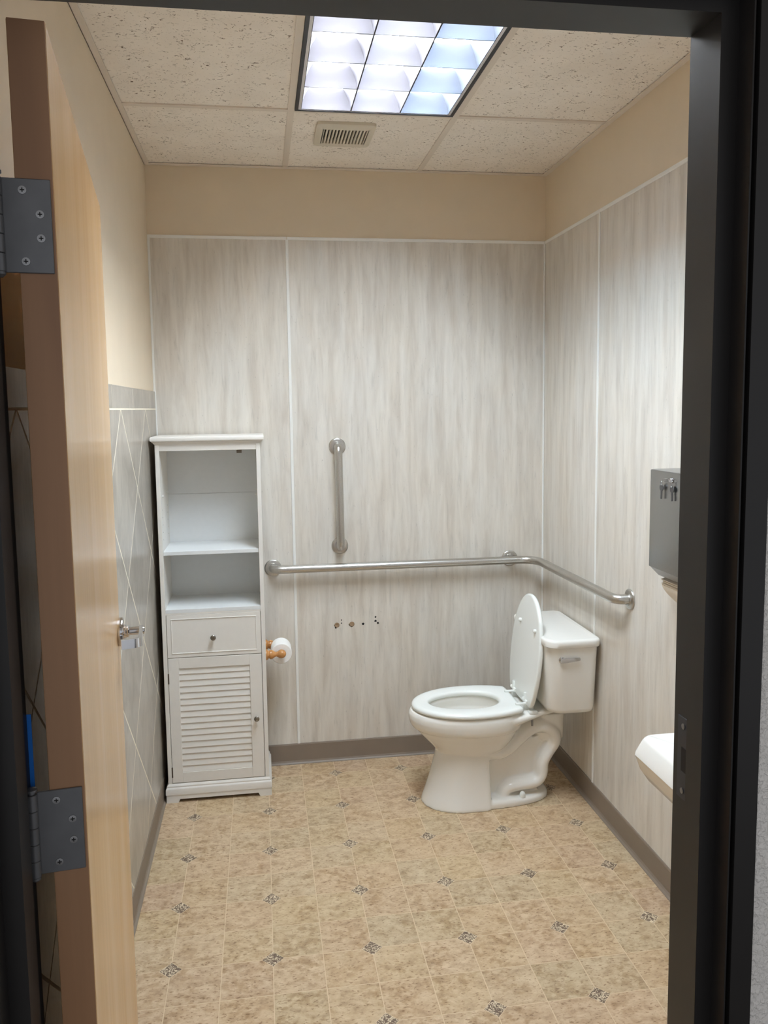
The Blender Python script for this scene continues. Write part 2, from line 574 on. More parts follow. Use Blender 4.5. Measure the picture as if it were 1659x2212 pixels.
# old screw holes left by a removed fixture
def hole(x, z, r, plug):
    t = MB()
    seg = 12
    pr = [(r*(1+0.25*random.uniform(-1, 1))*math.cos(2*PI*i/seg)+x, r*(1+0.25*random.uniform(-1, 1))*math.sin(2*PI*i/seg)+z) for i in range(seg)]
    t.prism(pr, 'y', -0.0046, -0.0036).build('screw_hole', 'slot', wb)
    if plug:
        MB().lathe([(r*0.95, 0), (r*0.8, 0.0016), (r*0.42, 0.0012), (r*0.3, 0.0002)], (x+0.002, -0.0046, z+0.001), (0, -1, 0), 12).build('wall_plug', 'core', wb, smooth=True)
for x, z, r, pl in ((0.804, 0.668, 0.013, 1), (0.876, 0.669, 0.013, 1), (0.932, 0.668, 0.0055, 0), (0.992, 0.699, 0.0045, 0), (0.992, 0.680, 0.0055, 0), (1.003, 0.669, 0.006, 0),
                    (0.828, 0.677, 0.003, 0), (0.828, 0.692, 0.003, 0), (0.800, 0.655, 0.0035, 0)):
    hole(x, z, r, pl)

# ---- left wall: diagonal tiles on cream grout
TZ0, TZ1 = 1.706, 1.784
MB().box(0.0, 0.0071, YF, -0.013, HB-0.03, TZ1-0.003).build('grout_bed', 'wallgrout', wl)
hh = 0.2945
ya = -0.342
for k in range(-1, 6):
    for j in range(0, 7):
        cyy = ya+2*hh-k*2*hh-((j+1) % 2)*hh
        cz = TZ0-j*hh
        g = hh-0.0052
        poly = [(cyy+g, cz), (cyy, cz+g), (cyy-g, cz), (cyy, cz-g)]
        poly = clip_rect(poly, YF+0.002, -0.013, HB-0.02, TZ0-0.003)
        if len(poly) < 3 or area(poly) < 3e-4: continue
        slab(poly, 'x', 0.002, 0.0074, 0.0003).build('wall_tile', 'walltile', wl)
y = -0.013
edges = [-0.013, -0.238, -0.663, -1.087, -1.511, -1.935, -2.359, YF+0.002]
for a, b in zip(edges, edges[1:]):
    slab([(b+0.0024, TZ0+0.003), (a-0.0024, TZ0+0.003), (a-0.0024, TZ1), (b+0.0024, TZ1)], 'x', 0.002, 0.0076, 0.0003).build('border_tile', 'walltile', wl)
MB().box(0.0, 0.012, -0.0125, -0.0075, HB-0.02, TZ1+0.004, 0.0015, 1).build('tile_edge_trim', 'white_trim', wl)

# ---- baseboards: vinyl cove base
def cove(pts, name, label):
    # profile: distance from wall, height
    prof = [(0.0, 0.0), (0.020, 0.0), (0.019, 0.003), (0.013, 0.008), (0.010, 0.016), (0.010, HB-0.006), (0.008, HB-0.001), (0.0, HB)]
    m = MB()
    (a, b, nrm) = pts
    a, b, nrm = Vector(a), Vector(b), Vector(nrm)
    ra = [a+nrm*d+Vector((0, 0, z)) for d, z in prof]
    rb = [b+nrm*d+Vector((0, 0, z)) for d, z in prof]
    m.loft([ra, rb])
    m.build(name, 'base', **S, label=label)
cove(((0.0, 0, 0), (W, 0, 0), (0, -1, 0)), 'baseboard_back', 'taupe vinyl baseboard along the back wall')
cove(((0, -0.02, 0), (0, YF, 0), (1, 0, 0)), 'baseboard_left', 'taupe vinyl baseboard under the diagonal wall tiles')
cove(((W, -0.02, 0), (W, YF, 0), (-1, 0, 0)), 'baseboard_right', 'taupe vinyl baseboard beside the toilet and sink')

# ---- front wall with door opening, corridor side textured
XL, XR, ZH = 0.1523, 1.0723, 2.2010       # rabbet faces of the frame
FO = 0.050
wf = MB()
wf.box(-1.6, XL-FO+0.006, YC, YF, -0.06, H+0.23).box(XR+FO-0.006, 3.2, YC, YF, -0.06, H+0.23).box(XL-FO+0.006, XR+FO-0.006, YC, YF, ZH+FO-0.006, H+0.23)
wf = wf.build('wall_front', 'corr', **S, label='textured grey corridor wall around the black door frame')

# ---- corridor: floor, added ceiling, opposite wall; both ends open to dim daylight
MB().box(-1.6, 3.2, -5.2, -2.72, -0.06, -0.002).build('floor_corridor', 'corr_floor', **S, label='grey brown carpet in the corridor')

MB().box(-1.6, 3.2, -5.2, YC, H, H+0.05).build('ceiling_corridor_unseen', 'grid', **S, label='plain pale corridor ceiling, unseen, added for shade')  # out of view; added to darken the upper door frame and door edge

# ---- ceiling: grid bars and lay-in tiles
ce = MB().box(-0.1, W+0.1, YF, 0.1, H+0.19, H+0.23).build('ceiling', 'grid', **S, label='suspended ceiling of white fissured tiles in a metal grid')
GX = (0.612, 1.222)
GY = (-0.703, -1.962)
BW = 0.012
for gx in GX:
    MB().box(gx-BW, gx+BW, YF, -0.001, H, H+0.004).box(gx-0.002, gx+0.002, YF, -0.001, H+0.003, H+0.03).build('grid_bar', 'grid', ce)
cols = [(0.001, GX[0]-BW), (GX[0]+BW, GX[1]-BW), (GX[1]+BW, W-0.001)]
for gy in GY:
    for a, b in cols:
        MB().box(a, b, gy-BW, gy+BW, H, H+0.004).build('grid_bar', 'grid', ce)
MB().box(0.0, 0.022, YF, 0, H-0.002, H+0.002).box(0.0, 0.002, YF, 0, H-0.002, H+0.02).build('wall_angle', 'grid', ce)
MB().box(W-0.022, W, YF, 0, H-0.002, H+0.002).build('wall_angle', 'grid', ce)
MB().box(0.022, W-0.022, -0.022, 0, H-0.002, H+0.002).build('wall_angle', 'grid', ce)
rows = [(-0.003, GY[0]+0.006), (GY[0]-0.006, GY[1]+0.006), (GY[1]-0.006, YF)]
for ci, (a, b) in enumerate([(0.003, GX[0]-0.006), (GX[0]+0.006, GX[1]-0.006), (GX[1]+0.006, W-0.003)]):
    for ri, (p, q) in enumerate(rows):
        if ci == 1 and ri == 1: continue
        z = H+0.0045
        if ci == 1 and ri == 0:
            # tile with the hole for the exhaust grille
            vx0, vx1, vy0, vy1 = 0.738, 0.918, -0.575, -0.375
            m = MB().box(a, vx0, q, p, z, z+0.016).box(vx1, b, q, p, z, z+0.016).box(vx0, vx1, q, vy0, z, z+0.016).box(vx0, vx1, vy1, p, z, z+0.016)
        else:
            m = MB().box(a, b, q, p, z, z+0.016)
        m.build('ceiling_tile', 'ceiltile', ce)

# ---- black metal door frame (double rabbet profile, mitred)
fr = thing('trim_1', 'black metal door frame around the opening', None, ((XL+XR)/2, -2.72, 0), kind='structure')
prof = [(0.0524, -2.655), (0.0, -2.655), (0.0, -2.7106), (-0.012, -2.7106), (-0.012, -2.7506), (0.0124, -2.7506), (0.0124, -2.7824),
        (0.0125, -2.7826), (0.0140, -2.7835), (0.0145, -2.7660), (0.0205, -2.7660), (0.0210, -2.7835), (0.0524, -2.7835), (0.0524, -2.774), (0.040, -2.774), (0.040, -2.668), (0.0524, -2.668)]
def ring_pts(kind):
    out = []
    for o_, y_ in prof:
        out.append({'lb': (XL-o_, y_, 0.0), 'lt': (XL-o_, y_, ZH+o_), 'rt': (XR+o_, y_, ZH+o_), 'rb': (XR+o_, y_, 0.0)}[kind])
    return out
for a, b, n in (('lb', 'lt', 'jamb'), ('lt', 'rt', 'head'), ('rt', 'rb', 'jamb')):
    m = MB().loft([ring_pts(a), ring_pts(b)], cap=False)
    n_ = len(prof)
    b_ = bmesh.new()
    m.build(n, 'frame', fr)
    b_.free()
# dark gap behind the corridor casing
for x0, x1 in ((XL-0.0203, XL-0.0147), (XR+0.0147, XR+0.0203)):
    MB().box(x0, x1, -2.7675, -2.7655, 0, ZH+0.0147).build('casing_gap', 'groove', fr)
# strike plate on the latch jamb
MB().box(XR-0.0016, XR+0.001, -2.706, -2.668, 1.117, 1.241, 0.0006, 1).build('strike_plate', 'lamp_black', fr)
MB().box(XR-0.0022, XR+0.0005, -2.698, -2.680, 1.160, 1.196).build('latch_hole', 'slot', fr)
for z in (1.130, 1.228):
    MB().lathe([(0.0045, 0), (0.0045, 0.0012), (0.001, 0.0014)], (XR-0.0014, -2.684, z), (-1, 0, 0), 10).build('screw', 'screw', fr)

# ================================================================== DOOR (open inwards against the left wall)
DA = math.radians(96.74)
DO = (0.224, -2.665, 0)
dr = thing('door_1', 'open maple veneer door swung against the left wall', None, DO, kind='structure', rotz=DA)
DWID, DTH, DZ0, DZ1 = 0.922, 0.0445, 0.012, 2.173
MB().box(0.0016, DWID-0.0016, 0, DTH, DZ0, DZ1, 0.0008, 1).build('door_leaf', 'maple', dr, local=True)
MB().box(0, 0.0016, 0.0008, DTH-0.0008, DZ0, DZ1).build('edge_band', 'maple_edge', dr, local=True, label='darker brown hinge edge of the door')
MB().box(DWID-0.0016, DWID, 0.0008, DTH-0.0008, DZ0, DZ1).build('edge_band', 'maple_edge', dr, local=True)

def hinge(zc):
    hgt = 0.114
    z0, z1 = zc-hgt/2, zc+hgt/2
    lf = MB().box(-0.0028, 0.0, 0.0035, 0.060, z0, z1, 0.0008, 1).build('hinge', 'hinge', dr, local=True, label='dull grey steel butt hinge')
    by, bx = 0.0655, -0.0065
    kh = hgt/5
    for k in range(5):
        MB().lathe([(0.0062, 0), (0.0070, 0.0008), (0.0070, kh-0.0012), (0.0062, kh-0.0004)], (bx, by, z0+k*kh), (0, 0, 1), 18).build('knuckle', 'hinge', lf, smooth=True, local=True)
    MB().lathe([(0.0045, 0), (0.0045, 0.003), (0.0078, 0.004), (0.0078, 0.007), (0.004, 0.0085)], (bx, by, z1), (0, 0, 1), 18).build('pin_cap', 'hinge', lf, smooth=True, local=True)
    MB().lathe([(0.0066, 0), (0.0066, 0.003), (0.003, 0.0065)], (bx, by, z0), (0, 0, -1), 18).build('pin_cap', 'hinge', lf, smooth=True, local=True)
    for yy, zz in ((0.036, 0.043), (0.017, 0.0145), (0.017, -0.0145), (0.036, -0.043)):
        sc_ = MB().lathe([(0.0052, 0), (0.0050, 0.0007), (0.0012, 0.0009)], (-0.0028, yy, zc+zz), (-1, 0, 0), 16)
        sc_.build('screw', 'screw', lf, smooth=True, local=True)
        MB().box(-0.0041, -0.0036, yy-0.0026, yy+0.0026, zc+zz-0.0006, zc+zz+0.0006).box(-0.0041, -0.0036, yy-0.0006, yy+0.0006, zc+zz-0.0026, zc+zz+0.0026).build('screw_slot', 'slot', lf, local=True)
    return lf
for zc in (1.928, 1.144):
    hinge(zc)
    # matching leaf on the jamb
    MB().box(XL-0.0005, XL+0.0022, -2.706, -2.662, zc-0.057, zc+0.057, 0.0006, 1).build('jamb_leaf', 'hinge', fr)
    for zz in (0.043, 0.0145, -0.0145, -0.043):
        MB().lathe([(0.005, 0), (0.0048, 0.0007), (0.001, 0.0009)], (XL+0.0022, -2.684, zc+zz), (1, 0, 0), 12).build('screw', 'screw', fr, smooth=True)

# lever handle: rose, collar, stem, flat arm turned back towards the hinge
LX, LZ = 0.852, 1.180
lv = MB().lathe([(0.033, 0), (0.034, 0.002), (0.034, 0.011), (0.0325, 0.0128), (0.020, 0.0132)], (LX, 0, LZ), (0, -1, 0), 40).build('lever_handle', 'chrome', dr, smooth=True, local=True, label='polished chrome door lever with round rose')
MB().lathe([(0.0165, 0.012), (0.0165, 0.018), (0.014, 0.020), (0.0145, 0.023), (0.011, 0.026)], (LX, 0, LZ), (0, -1, 0), 28).build('collar', 'chrome', lv, smooth=True, local=True)
MB().lathe([(0.0095, 0.024), (0.0095, 0.058), (0.0085, 0.060)], (LX, 0, LZ), (0, -1, 0), 24).build('stem', 'chrome', lv, smooth=True, local=True)
apath = fillet([(LX+0.0095, -0.053, LZ), (LX-0.104, -0.053, LZ), (LX-0.112, -0.012, LZ)], 0.018, 8)
arm = []
for i_, p in enumerate(apath):
    t_v = (apath[min(i_+1, len(apath)-1)]-apath[max(i_-1, 0)]).normalized()
    nv = Vector((-t_v.y, t_v.x, 0))*0.0042
    hv = Vector((0, 0, 0.0105))
    arm.append([p-nv-hv, p+nv-hv, p+nv+hv, p-nv+hv])
MB().loft(arm).build('arm', 'chrome', lv, smooth=True, angle=50, local=True)
MB().lathe([(0.004, 0), (0.004, 0.001), (0.003, 0.0012)], (LX, -0.060, LZ), (0, -1, 0), 14).build('lock_button', 'knob', lv, smooth=True, local=True)

# blue strip behind the hinge jamb
tb = MB().box(XL-0.006, XL+0.0055, -2.6548, -2.6540, 1.196, 1.300)
tb.build('tape_strip', 'blue', label='narrow bright blue tape strip on the edge of the black frame', cat='tape')

# ================================================================== CEILING LIGHT
LX0, LX1, LY0, LY1 = 0.625, 1.209, -1.949, -0.716
lt = thing('ceiling_light', 'lit recessed fluorescent ceiling light with white louver cells', 'light', (0.917, -1.33, H+0.23))
m = MB()
m.box(LX0, LX0+0.012, LY0, LY1, H-0.004, H+0.142).box(LX1-0.012, LX1, LY0, LY1, H-0.004, H+0.142)
m.box(LX0+0.012, LX1-0.012, LY0, LY0+0.010, H-0.004, H+0.142).box(LX0+0.012, LX1-0.012, LY1-0.010, LY1, H-0.004, H+0.142)
m.build('rim', 'lamp_black', lt, label='dark outer rim')
m = MB()
CX0, CX1, CY0, CY1 = 0.6465, 1.1885, -1.935, -0.729
ix0, ix1, iy0, iy1 = LX0+0.012, LX1-0.012, LY0+0.010, LY1-0.010
m.box(ix0, CX0, iy0, iy1, H-0.002, H+0.142).box(CX1, ix1, iy0, iy1, H-0.002, H+0.142)
m.box(CX0, CX1, iy0, CY0, H-0.002, H+0.142).box(CX0, CX1, CY1, iy1, H-0.002, H+0.142)
m.build('inner_frame', 'light_frame', lt)
MB().box(ix0, ix1, iy0, iy1, H+0.142, H+0.145).build('reflector', 'reflector', lt)
cw, ch_ = (CX1-CX0)/3, (CY1-CY0)/6
HD_ = 0.064
def cell_mesh():
    m = MB()
    rings = []
    for k in range(9):
        f = k/8
        o_ = 0.0022+0.028*f**2.0
        z = f*HD_
        hx, hy = cw/2-o_, ch_/2-o_
        rings.append([(hx, hy, z), (-hx, hy, z), (-hx, -hy, z), (hx, -hy, z)])
    # outer skin back down, so that the blades are closed solids
    hx, hy = cw/2-0.0003, ch_/2-0.0003
    rings.append([(hx, hy, HD_), (-hx, hy, HD_), (-hx, -hy, HD_), (hx, -hy, HD_)])
    rings.append([(hx, hy, 0), (-hx, hy, 0), (-hx, -hy, 0), (hx, -hy, 0)])
    rings.append(rings[0])
    m.loft(rings, cap=False)
    return m.mesh('louver_cell', True, 30)
cm = cell_mesh()
for i in range(3):
    for j in range(6):
        o = place('louver_cell', cm, 'louver', lt)
        o.location = (CX0+(i+.5)*cw, CY0+(j+.5)*ch_, H-0.001)
for i in range(3):
    xc = CX0+(i+.5)*cw
    MB().tube([(xc, CY0+0.01, H+0.094), (xc, CY1-0.01, H+0.094)], 0.019, 20).build('lamp_tube', 'lampB' if i == 2 else 'lampA', lt, smooth=True, angle=60)

# ================================================================== EXHAUST GRILLE
vt = thing('exhaust_vent', 'almond plastic exhaust fan grille in the ceiling tile', 'vent', (0.828, -0.475, H))
px0, px1, py0, py1 = 0.714, 0.942, -0.603, -0.348
sx0, sx1, sy0, sy1 = 0.744, 0.915, -0.552, -0.392
z0, z1 = H-0.010, H+0.0044
def rr(x0, x1, y0, y1, r, k=5):
    out = []
    for cx_, cy_, a0 in ((x1-r, y1-r, 0), (x0+r, y1-r, 90), (x0+r, y0+r, 180), (x1-r, y0+r, 270)):
        for i in range(k+1):
            a = math.radians(a0+90*i/k)
            out.append((cx_+r*math.cos(a), cy_+r*math.sin(a)))
    return out
def rr2(x0, x1, y0, y1, k=5):
    # rectangle resampled to the same count as rr
    out = []
    for cx_, cy_ in ((x1, y1), (x0, y1), (x0, y0), (x1, y0)):
        out += [(cx_, cy_)]*(k+1)
    return out
P3 = lambda L, z: [(p[0], p[1], z) for p in L]
m = MB().loft([P3(rr(sx0, sx1, sy0, sy1, 0.004), z1), P3(rr(sx0, sx1, sy0, sy1, 0.004), z0), P3(rr(px0+0.006, px1-0.006, py0+0.006, py1-0.006, 0.016), z0), P3(rr(px0, px1, py0, py1, 0.020), z0+0.004), P3(rr(px0, px1, py0, py1, 0.020), z1), P3(rr(sx0, sx1, sy0, sy1, 0.004), z1)], cap=False)
m.build('cover_plate', 'vent', vt, smooth=True)
MB().box(sx0-0.004, sx1+0.004, sy0-0.004, sy1+0.004, H+0.014, H+0.020).build('dark_duct', 'slot', vt)
ns = 13
for i in range(ns+1):
    x = sx0+(sx1-sx0)*i/ns
    MB().box(x-0.0032, x+0.0032, sy0, sy1, z0, z0+0.012).build('slat', 'vent', vt)

# ================================================================== STORAGE CABINET
BX0, BX1, BY0, BY1 = 0.032, 0.4665, -0.300, -0.022
cb = thing('storage_cabinet', 'tall white cabinet with two open shelves, drawer and louvered door', 'cabinet', (0.249, -0.16, 0))
t_ = 0.017
IN0, IN1 = BX0+t_, BX1-t_
Z_TOP, Z_SH1, Z_SH2, Z_DRB, Z_PL = 1.556, 1.087, 0.838, 0.640, 0.084
for x0, x1 in ((BX0, IN0), (IN1, BX1)):
    MB().box(x0, x1, BY0, BY1, 0.07, Z_TOP, 0.001, 1).build('side_panel', 'cab', cb)
MB().box(IN0, IN1, BY1-0.006, BY1, 0.07, 1.3215).build('back_panel', 'cab_in', cb)
MB().box(IN0, IN1, BY1-0.006, BY1, 1.3225, Z_TOP).build('back_panel', 'cab_in', cb)
MB().box(IN0, IN1, BY0+0.001, BY1-0.006, Z_TOP-0.004, Z_TOP).build('top_board', 'cab', cb)
MB().box(IN0, IN1, BY0+0.002, BY0+0.018, Z_TOP-0.026, Z_TOP-0.004, 0.0008, 1).build('front_rail', 'cab', cb)
MB().box(IN0+0.0005, IN1-0.0005, BY0+0.006, BY1-0.006, Z_SH1, Z_SH1+0.016, 0.0008, 1).build('shelf', 'cab_in', cb)
MB().box(IN0, IN1, BY0+0.0005, BY1-0.006, Z_SH2, Z_SH2+0.016, 0.0008, 1).build('shelf', 'cab_in', cb)
# cornice: stepped moulding around three sides
def frame_loft(steps, x0, x1, y0, y1, name, mat, parent):
    rings = [[(x0-d, y1, z), (x0-d, y0-d, z), (x1+d, y0-d, z), (x1+d, y1, z)] for d, z in steps]
    MB().loft(rings).build(name, mat, parent, smooth=True, angle=25)
frame_loft([(0.0, Z_TOP), (0.001, Z_TOP+0.002), (0.006, Z_TOP+0.008), (0.011, Z_TOP+0.012), (0.011, Z_TOP+0.014), (0.0155, Z_TOP+0.016), (0.0165, Z_TOP+0.020), (0.0165, Z_TOP+0.028), (0.015, Z_TOP+0.032), (0.012, Z_TOP+0.034)], BX0, BX1, BY0, BY1, 'cornice', 'cab', cb)
# plinth with stepped top and arched cut-out
frame_loft([(0.011, 0.036), (0.011, 0.060), (0.0095, 0.064), (0.0055, 0.068), (0.0055, 0.074), (0.003, 0.078), (0.0, 0.082)], BX0, BX1, BY0, BY1, 'plinth_moulding', 'cab', cb)
x0, x1 = BX0-0.009, BX1+0.009
yf = BY0-0.009
MB().prism([(x0, 0), (x0+0.050, 0), (x0+0.058, 0.016), (x1-0.058, 0.016), (x1-0.050, 0), (x1, 0), (x1, 0.036), (x0, 0.036)], 'y', yf, yf+0.014).build('plinth_apron', 'cab', cb)
for xa, xb in ((x0, x0+0.014), (x1-0.014, x1)):
    MB().prism([(yf+0.014, 0), (yf+0.064, 0), (yf+0.072, 0.016), (BY1-0.058, 0.016), (BY1-0.05, 0), (BY1, 0), (BY1, 0.036), (yf+0.014, 0.036)], 'x', xa, xb).build('plinth_side', 'cab', cb)
# drawer: slab front with a routed bead, knob
dw = MB().box(IN0+0.002, IN1-0.002, BY0, BY0+0.018, Z_DRB+0.004, 0.829, 0.001, 1).build('drawer', 'cab', cb)
fx0, fx1, fz0, fz1 = IN0+0.020, IN1-0.020, Z_DRB+0.020, 0.813
for a, b, c0, d0 in ((fx0, fx1, fz1-0.004, fz1), (fx0, fx1, fz0, fz0+0.004), (fx0, fx0+0.004, fz0+0.004, fz1-0.004), (fx1-0.004, fx1, fz0+0.004, fz1-0.004)):
    MB().box(a, b, BY0-0.0022, BY0+0.001, c0, d0, 0.0009, 1).build('bead', 'cab', dw)
def knob(x, z, parent):
    MB().lathe([(0.0055, 0), (0.0045, 0.004), (0.0045, 0.012), (0.009, 0.016), (0.0118, 0.020), (0.0118, 0.023), (0.0095, 0.0255), (0.006, 0.0265), (0.0055, 0.0258), (0.001, 0.0262)], (x, BY0, z), (0, -1, 0), 24).build('knob', 'knob', parent, smooth=True, label='brushed nickel knob')
knob(0.2455, 0.729, dw)
# interior rails behind drawer/door so that nothing shows through
MB().box(IN0, IN1, BY0+0.020, BY0+0.028, 0.082, Z_SH2).build('inner_board', 'cab', cb)
MB().box(IN0, IN1, BY0+0.0005, BY0+0.019, 0.830, Z_SH2).build('front_rail', 'cab', cb)
MB().box(IN0, IN1, BY0+0.0005, BY0+0.019, 0.070, 0.083).build('front_rail', 'cab', cb)
# louvered door
dX0, dX1, dZ0, dZ1 = IN0+0.002, IN1-0.002, Z_PL+0.002, Z_DRB+0.001
lX0, lX1, lZ0, lZ1 = 0.0955, 0.3955, 0.131, 0.595
cd_ = MB()
cd_.box(dX0, lX0, BY0, BY0+0.018, dZ0, dZ1, 0.0008, 1).box(lX1, dX1, BY0, BY0+0.018, dZ0, dZ1, 0.0008, 1)
cd_.box(lX0, lX1, BY0, BY0+0.018, dZ0, lZ0, 0.0008, 1).box(lX0, lX1, BY0, BY0+0.018, lZ1, dZ1, 0.0008, 1)
cd_ = cd_.build('cabinet_door', 'cab', cb)
NSL = 17
ph = (lZ1-lZ0)/NSL
slp = [(0.0, 0.0), (-0.0052, 0.0008), (-0.0058, 0.0022), (-0.0012, ph-0.0004), (0.0, ph-0.0004), (0.006, ph), (0.006, 0.0)]
slat_me = MB().prism([(p[0], p[1]) for p in slp], 'x', lX0, lX1).mesh('slat')
for i in range(NSL):
    o = place('slat', slat_me, 'cab', cd_)
    o.location = (0, BY0+0.0085, lZ0+i*ph)
knob(0.4195, 0.357, cd_)
for z in (0.552, 0.134):
    MB().box(IN0-0.001, IN0+0.0045, BY0-0.0016, BY0+0.004, z-0.023, z+0.023, 0.0008, 1).build('door_hinge', 'dark_hinge', cd_)
# shelf pins and pin holes
for x, s_ in ((IN0, 1), (IN1, -1)):
    for y in (BY0+0.045, BY1-0.05):
        MB().lathe([(0.003, 0), (0.003, 0.008), (0.001, 0.009)], (x, y, 1.335), (s_, 0, 0), 10).box(min(x, x+s_*0.008), max(x, x+s_*0.008), y-0.004, y+0.004, 1.337, 1.341).build('shelf_pin', 'white_trim', cb, smooth=True)
    for y in (BY0+0.045, BY1-0.05):
        for k in range(5):
            z = 1.15+k*0.032
            MB().lathe([(0.0022, 0), (0.0018, 0.0003)], (x, y, z), (s_, 0, 0), 8).build('pin_hole', 'slot', cb)
MB().box(0.360, 0.383, BY1-0.0075, BY1-0.006, 1.502, 1.535, 0.0006, 1).build('back_tab', 'base', cb)

# ================================================================== TOILET PAPER HOLDER on the cabinet's side, and its roll
hd = thing('toilet_paper_holder', 'turned honey oak toilet paper holder on the cabinet side', 'holder', (BX1, -0.175, 0.62))
hp = [(0.024, 0.0), (0.024, 0.004), (0.021, 0.008), (0.017, 0.012), (0.017, 0.015), (0.020, 0.018), (0.0205, 0.024), (0.018, 0.031), (0.013, 0.038), (0.0105, 0.044), (0.0105, 0.047), (0.0125, 0.049), (0.0115, 0.053), (0.0135, 0.056), (0.0172, 0.062), (0.0188, 0.069), (0.0178, 0.077), (0.013, 0.084), (0.006, 0.088), (0.0005, 0.089)]
for y in (-0.252, -0.100):
    MB().lathe(hp, (BX1+0.0003, y, 0.62), (1, 0, 0), 24).build('post', 'oak', hd, smooth=True)
MB().tube([(BX1+0.069, -0.240, 0.62), (BX1+0.069, -0.112, 0.62)], 0.0105, 14).build('roller', 'oak', hd, smooth=True, angle=60)
rl = thing('toilet_paper_roll', 'partly used white toilet paper roll on the oak holder', 'toilet paper', (BX1+0.069, -0.176, 0.612))
rx, rz, ro, ri = BX1+0.069, 0.612, 0.046, 0.0195
ring = lambda r, y: [(rx+r*math.cos(2*PI*i/40), y, rz+r*math.sin(2*PI*i/40)) for i in range(40)]
MB().loft([ring(ri+0.001, -0.126), ring(ro-0.002, -0.126), ring(ro, -0.128), ring(ro, -0.224), ring(ro-0.002, -0.226), ring(ri+0.001, -0.226), ring(ri+0.001, -0.126)], cap=False).build('paper', 'paper', rl, smooth=True)
MB().loft([ring(ri, -0.1255), ring(ri+0.001, -0.1255), ring(ri+0.001, -0.2265), ring(ri, -0.2265), ring(ri, -0.1255)], cap=False).build('core', 'core', rl, smooth=True)

# ================================================================== GRAB BARS
def flange(org, ax, parent):
    MB().lathe([(0.0395, 0.0), (0.0395, 0.003), (0.038, 0.0055), (0.034, 0.0072), (0.024, 0.0078), (0.023, 0.011), (0.0185, 0.0112)], org, ax, 36).build('flange', 'steel', parent, smooth=True, angle=50)
g1 = thing('grab_bar', 'short vertical stainless steel grab bar on the back wall', 'grab bar', (0.825, 0, 1.053))
yb = -0.058
MB().tube(fillet([(0.823, -TH-0.004, 1.522), (0.823, yb, 1.522), (0.827, yb, 1.053), (0.827, -TH-0.004, 1.053)], 0.030, 10), 0.0185, 20).build('bar', 'steel', g1, smooth=True, angle=60)
flange((0.823, -TH, 1.522), (0, -1, 0), g1); flange((0.827, -TH, 1.053), (0, -1, 0), g1)
g2 = thing('grab_bar', 'long stainless steel grab bar wrapping the corner behind the toilet', 'grab bar', (0.511, 0, 0.959))
xr = W-0.062
MB().tube(fillet([(0.511, -TH-0.004, 0.959), (0.511, yb, 0.959), (xr, yb, 0.958), (xr, -0.948, 0.969), (W-TH-0.004, -0.948, 0.969)], [0.040, 0.085, 0.040], 14), 0.019, 22).build('bar', 'steel', g2, smooth=True, angle=60)
flange((0.511, -TH, 0.959), (0, -1, 0), g2); flange((1.658, -TH, 0.958), (0, -1, 0), g2); flange((W-TH, -0.948, 0.969), (-1, 0, 0), g2)
MB().tube([(1.658, -TH-0.004, 0.958), (1.658, yb, 0.958)], 0.0125, 16).build('post', 'steel', g2, smooth=True, angle=60)

# ================================================================== TOILET (bowl faces the cabinet, tank against the right wall)
TY = -0.475
tl = thing('toilet', 'white two-piece toilet with raised lid and side flush lever', 'toilet', (1.40, TY, 0))
NSEG = 64
def egg(xf, xb, hw, z, nf=2.0, nb=2.6, split=0.56, yc=TY):
    xc = xf+(xb-xf)*split
    out = []
    for i in range(NSEG):
        a = 2*PI*i/NSEG
        ca, sa = math.cos(a), math.sin(a)
        n = nf if ca > 0 else nb
        L = (xc-xf) if ca > 0 else (xb-xc)
        x = xc-math.copysign(abs(ca)**(2/n), ca)*L
        y = yc+math.copysign(abs(sa)**(2/n), sa)*hw
        out.append((x, y, z))
    return out
body = MB()
# bowl shell with its cavity
rings = [egg(1.205, 1.42, 0.085, 0.19), egg(1.186, 1.455, 0.104, 0.225), egg(1.166, 1.490, 0.122, 0.252), egg(1.136, 1.512, 0.142, 0.284), egg(1.108, 1.528, 0.157, 0.314), egg(1.092, 1.538, 0.164, 0.333), egg(1.080, 1.546, 0.1735, 0.341), egg(1.070, 1.552, 0.178, 0.356), egg(1.065, 1.556, 0.180, 0.378), egg(1.066, 1.557, 0.179, 0.398), egg(1.074, 1.552, 0.173, 0.412), egg(1.095, 1.535, 0.155, 0.417),
         egg(1.145, 1.470, 0.112, 0.416), egg(1.152, 1.462, 0.106, 0.405), egg(1.145, 1.468, 0.112, 0.370), egg(1.165, 1.455, 0.103, 0.330), egg(1.215, 1.435, 0.080, 0.290), egg(1.26, 1.415, 0.058, 0.262), egg(1.29, 1.395, 0.040, 0.245)]
body.loft(rings)
# front pedestal
ped = [egg(1.116, 1.400, 0.140, 0.0, nb=9, split=0.6), egg(1.119, 1.400, 0.139, 0.012, nb=9, split=0.6), egg(1.136, 1.399, 0.128, 0.06, nb=9, split=0.6), egg(1.158, 1.398, 0.115, 0.13, nb=9, split=0.6), egg(1.176, 1.396, 0.107, 0.20, nb=9, split=0.6), egg(1.187, 1.396, 0.105, 0.26, nb=9, split=0.6), egg(1.19, 1.396, 0.105, 0.30, nb=9, split=0.6)]
body.loft(ped)
# foot plate towards the wall
foot = [egg(1.20, 1.676, 0.128, 0.0, split=0.3, nb=2.6), egg(1.20, 1.676, 0.128, 0.020, split=0.3, nb=2.6), egg(1.20, 1.670, 0.123, 0.029, split=0.3, nb=2.6), egg(1.20, 1.655, 0.110, 0.033, split=0.3, nb=2.6)]
body.loft(foot)
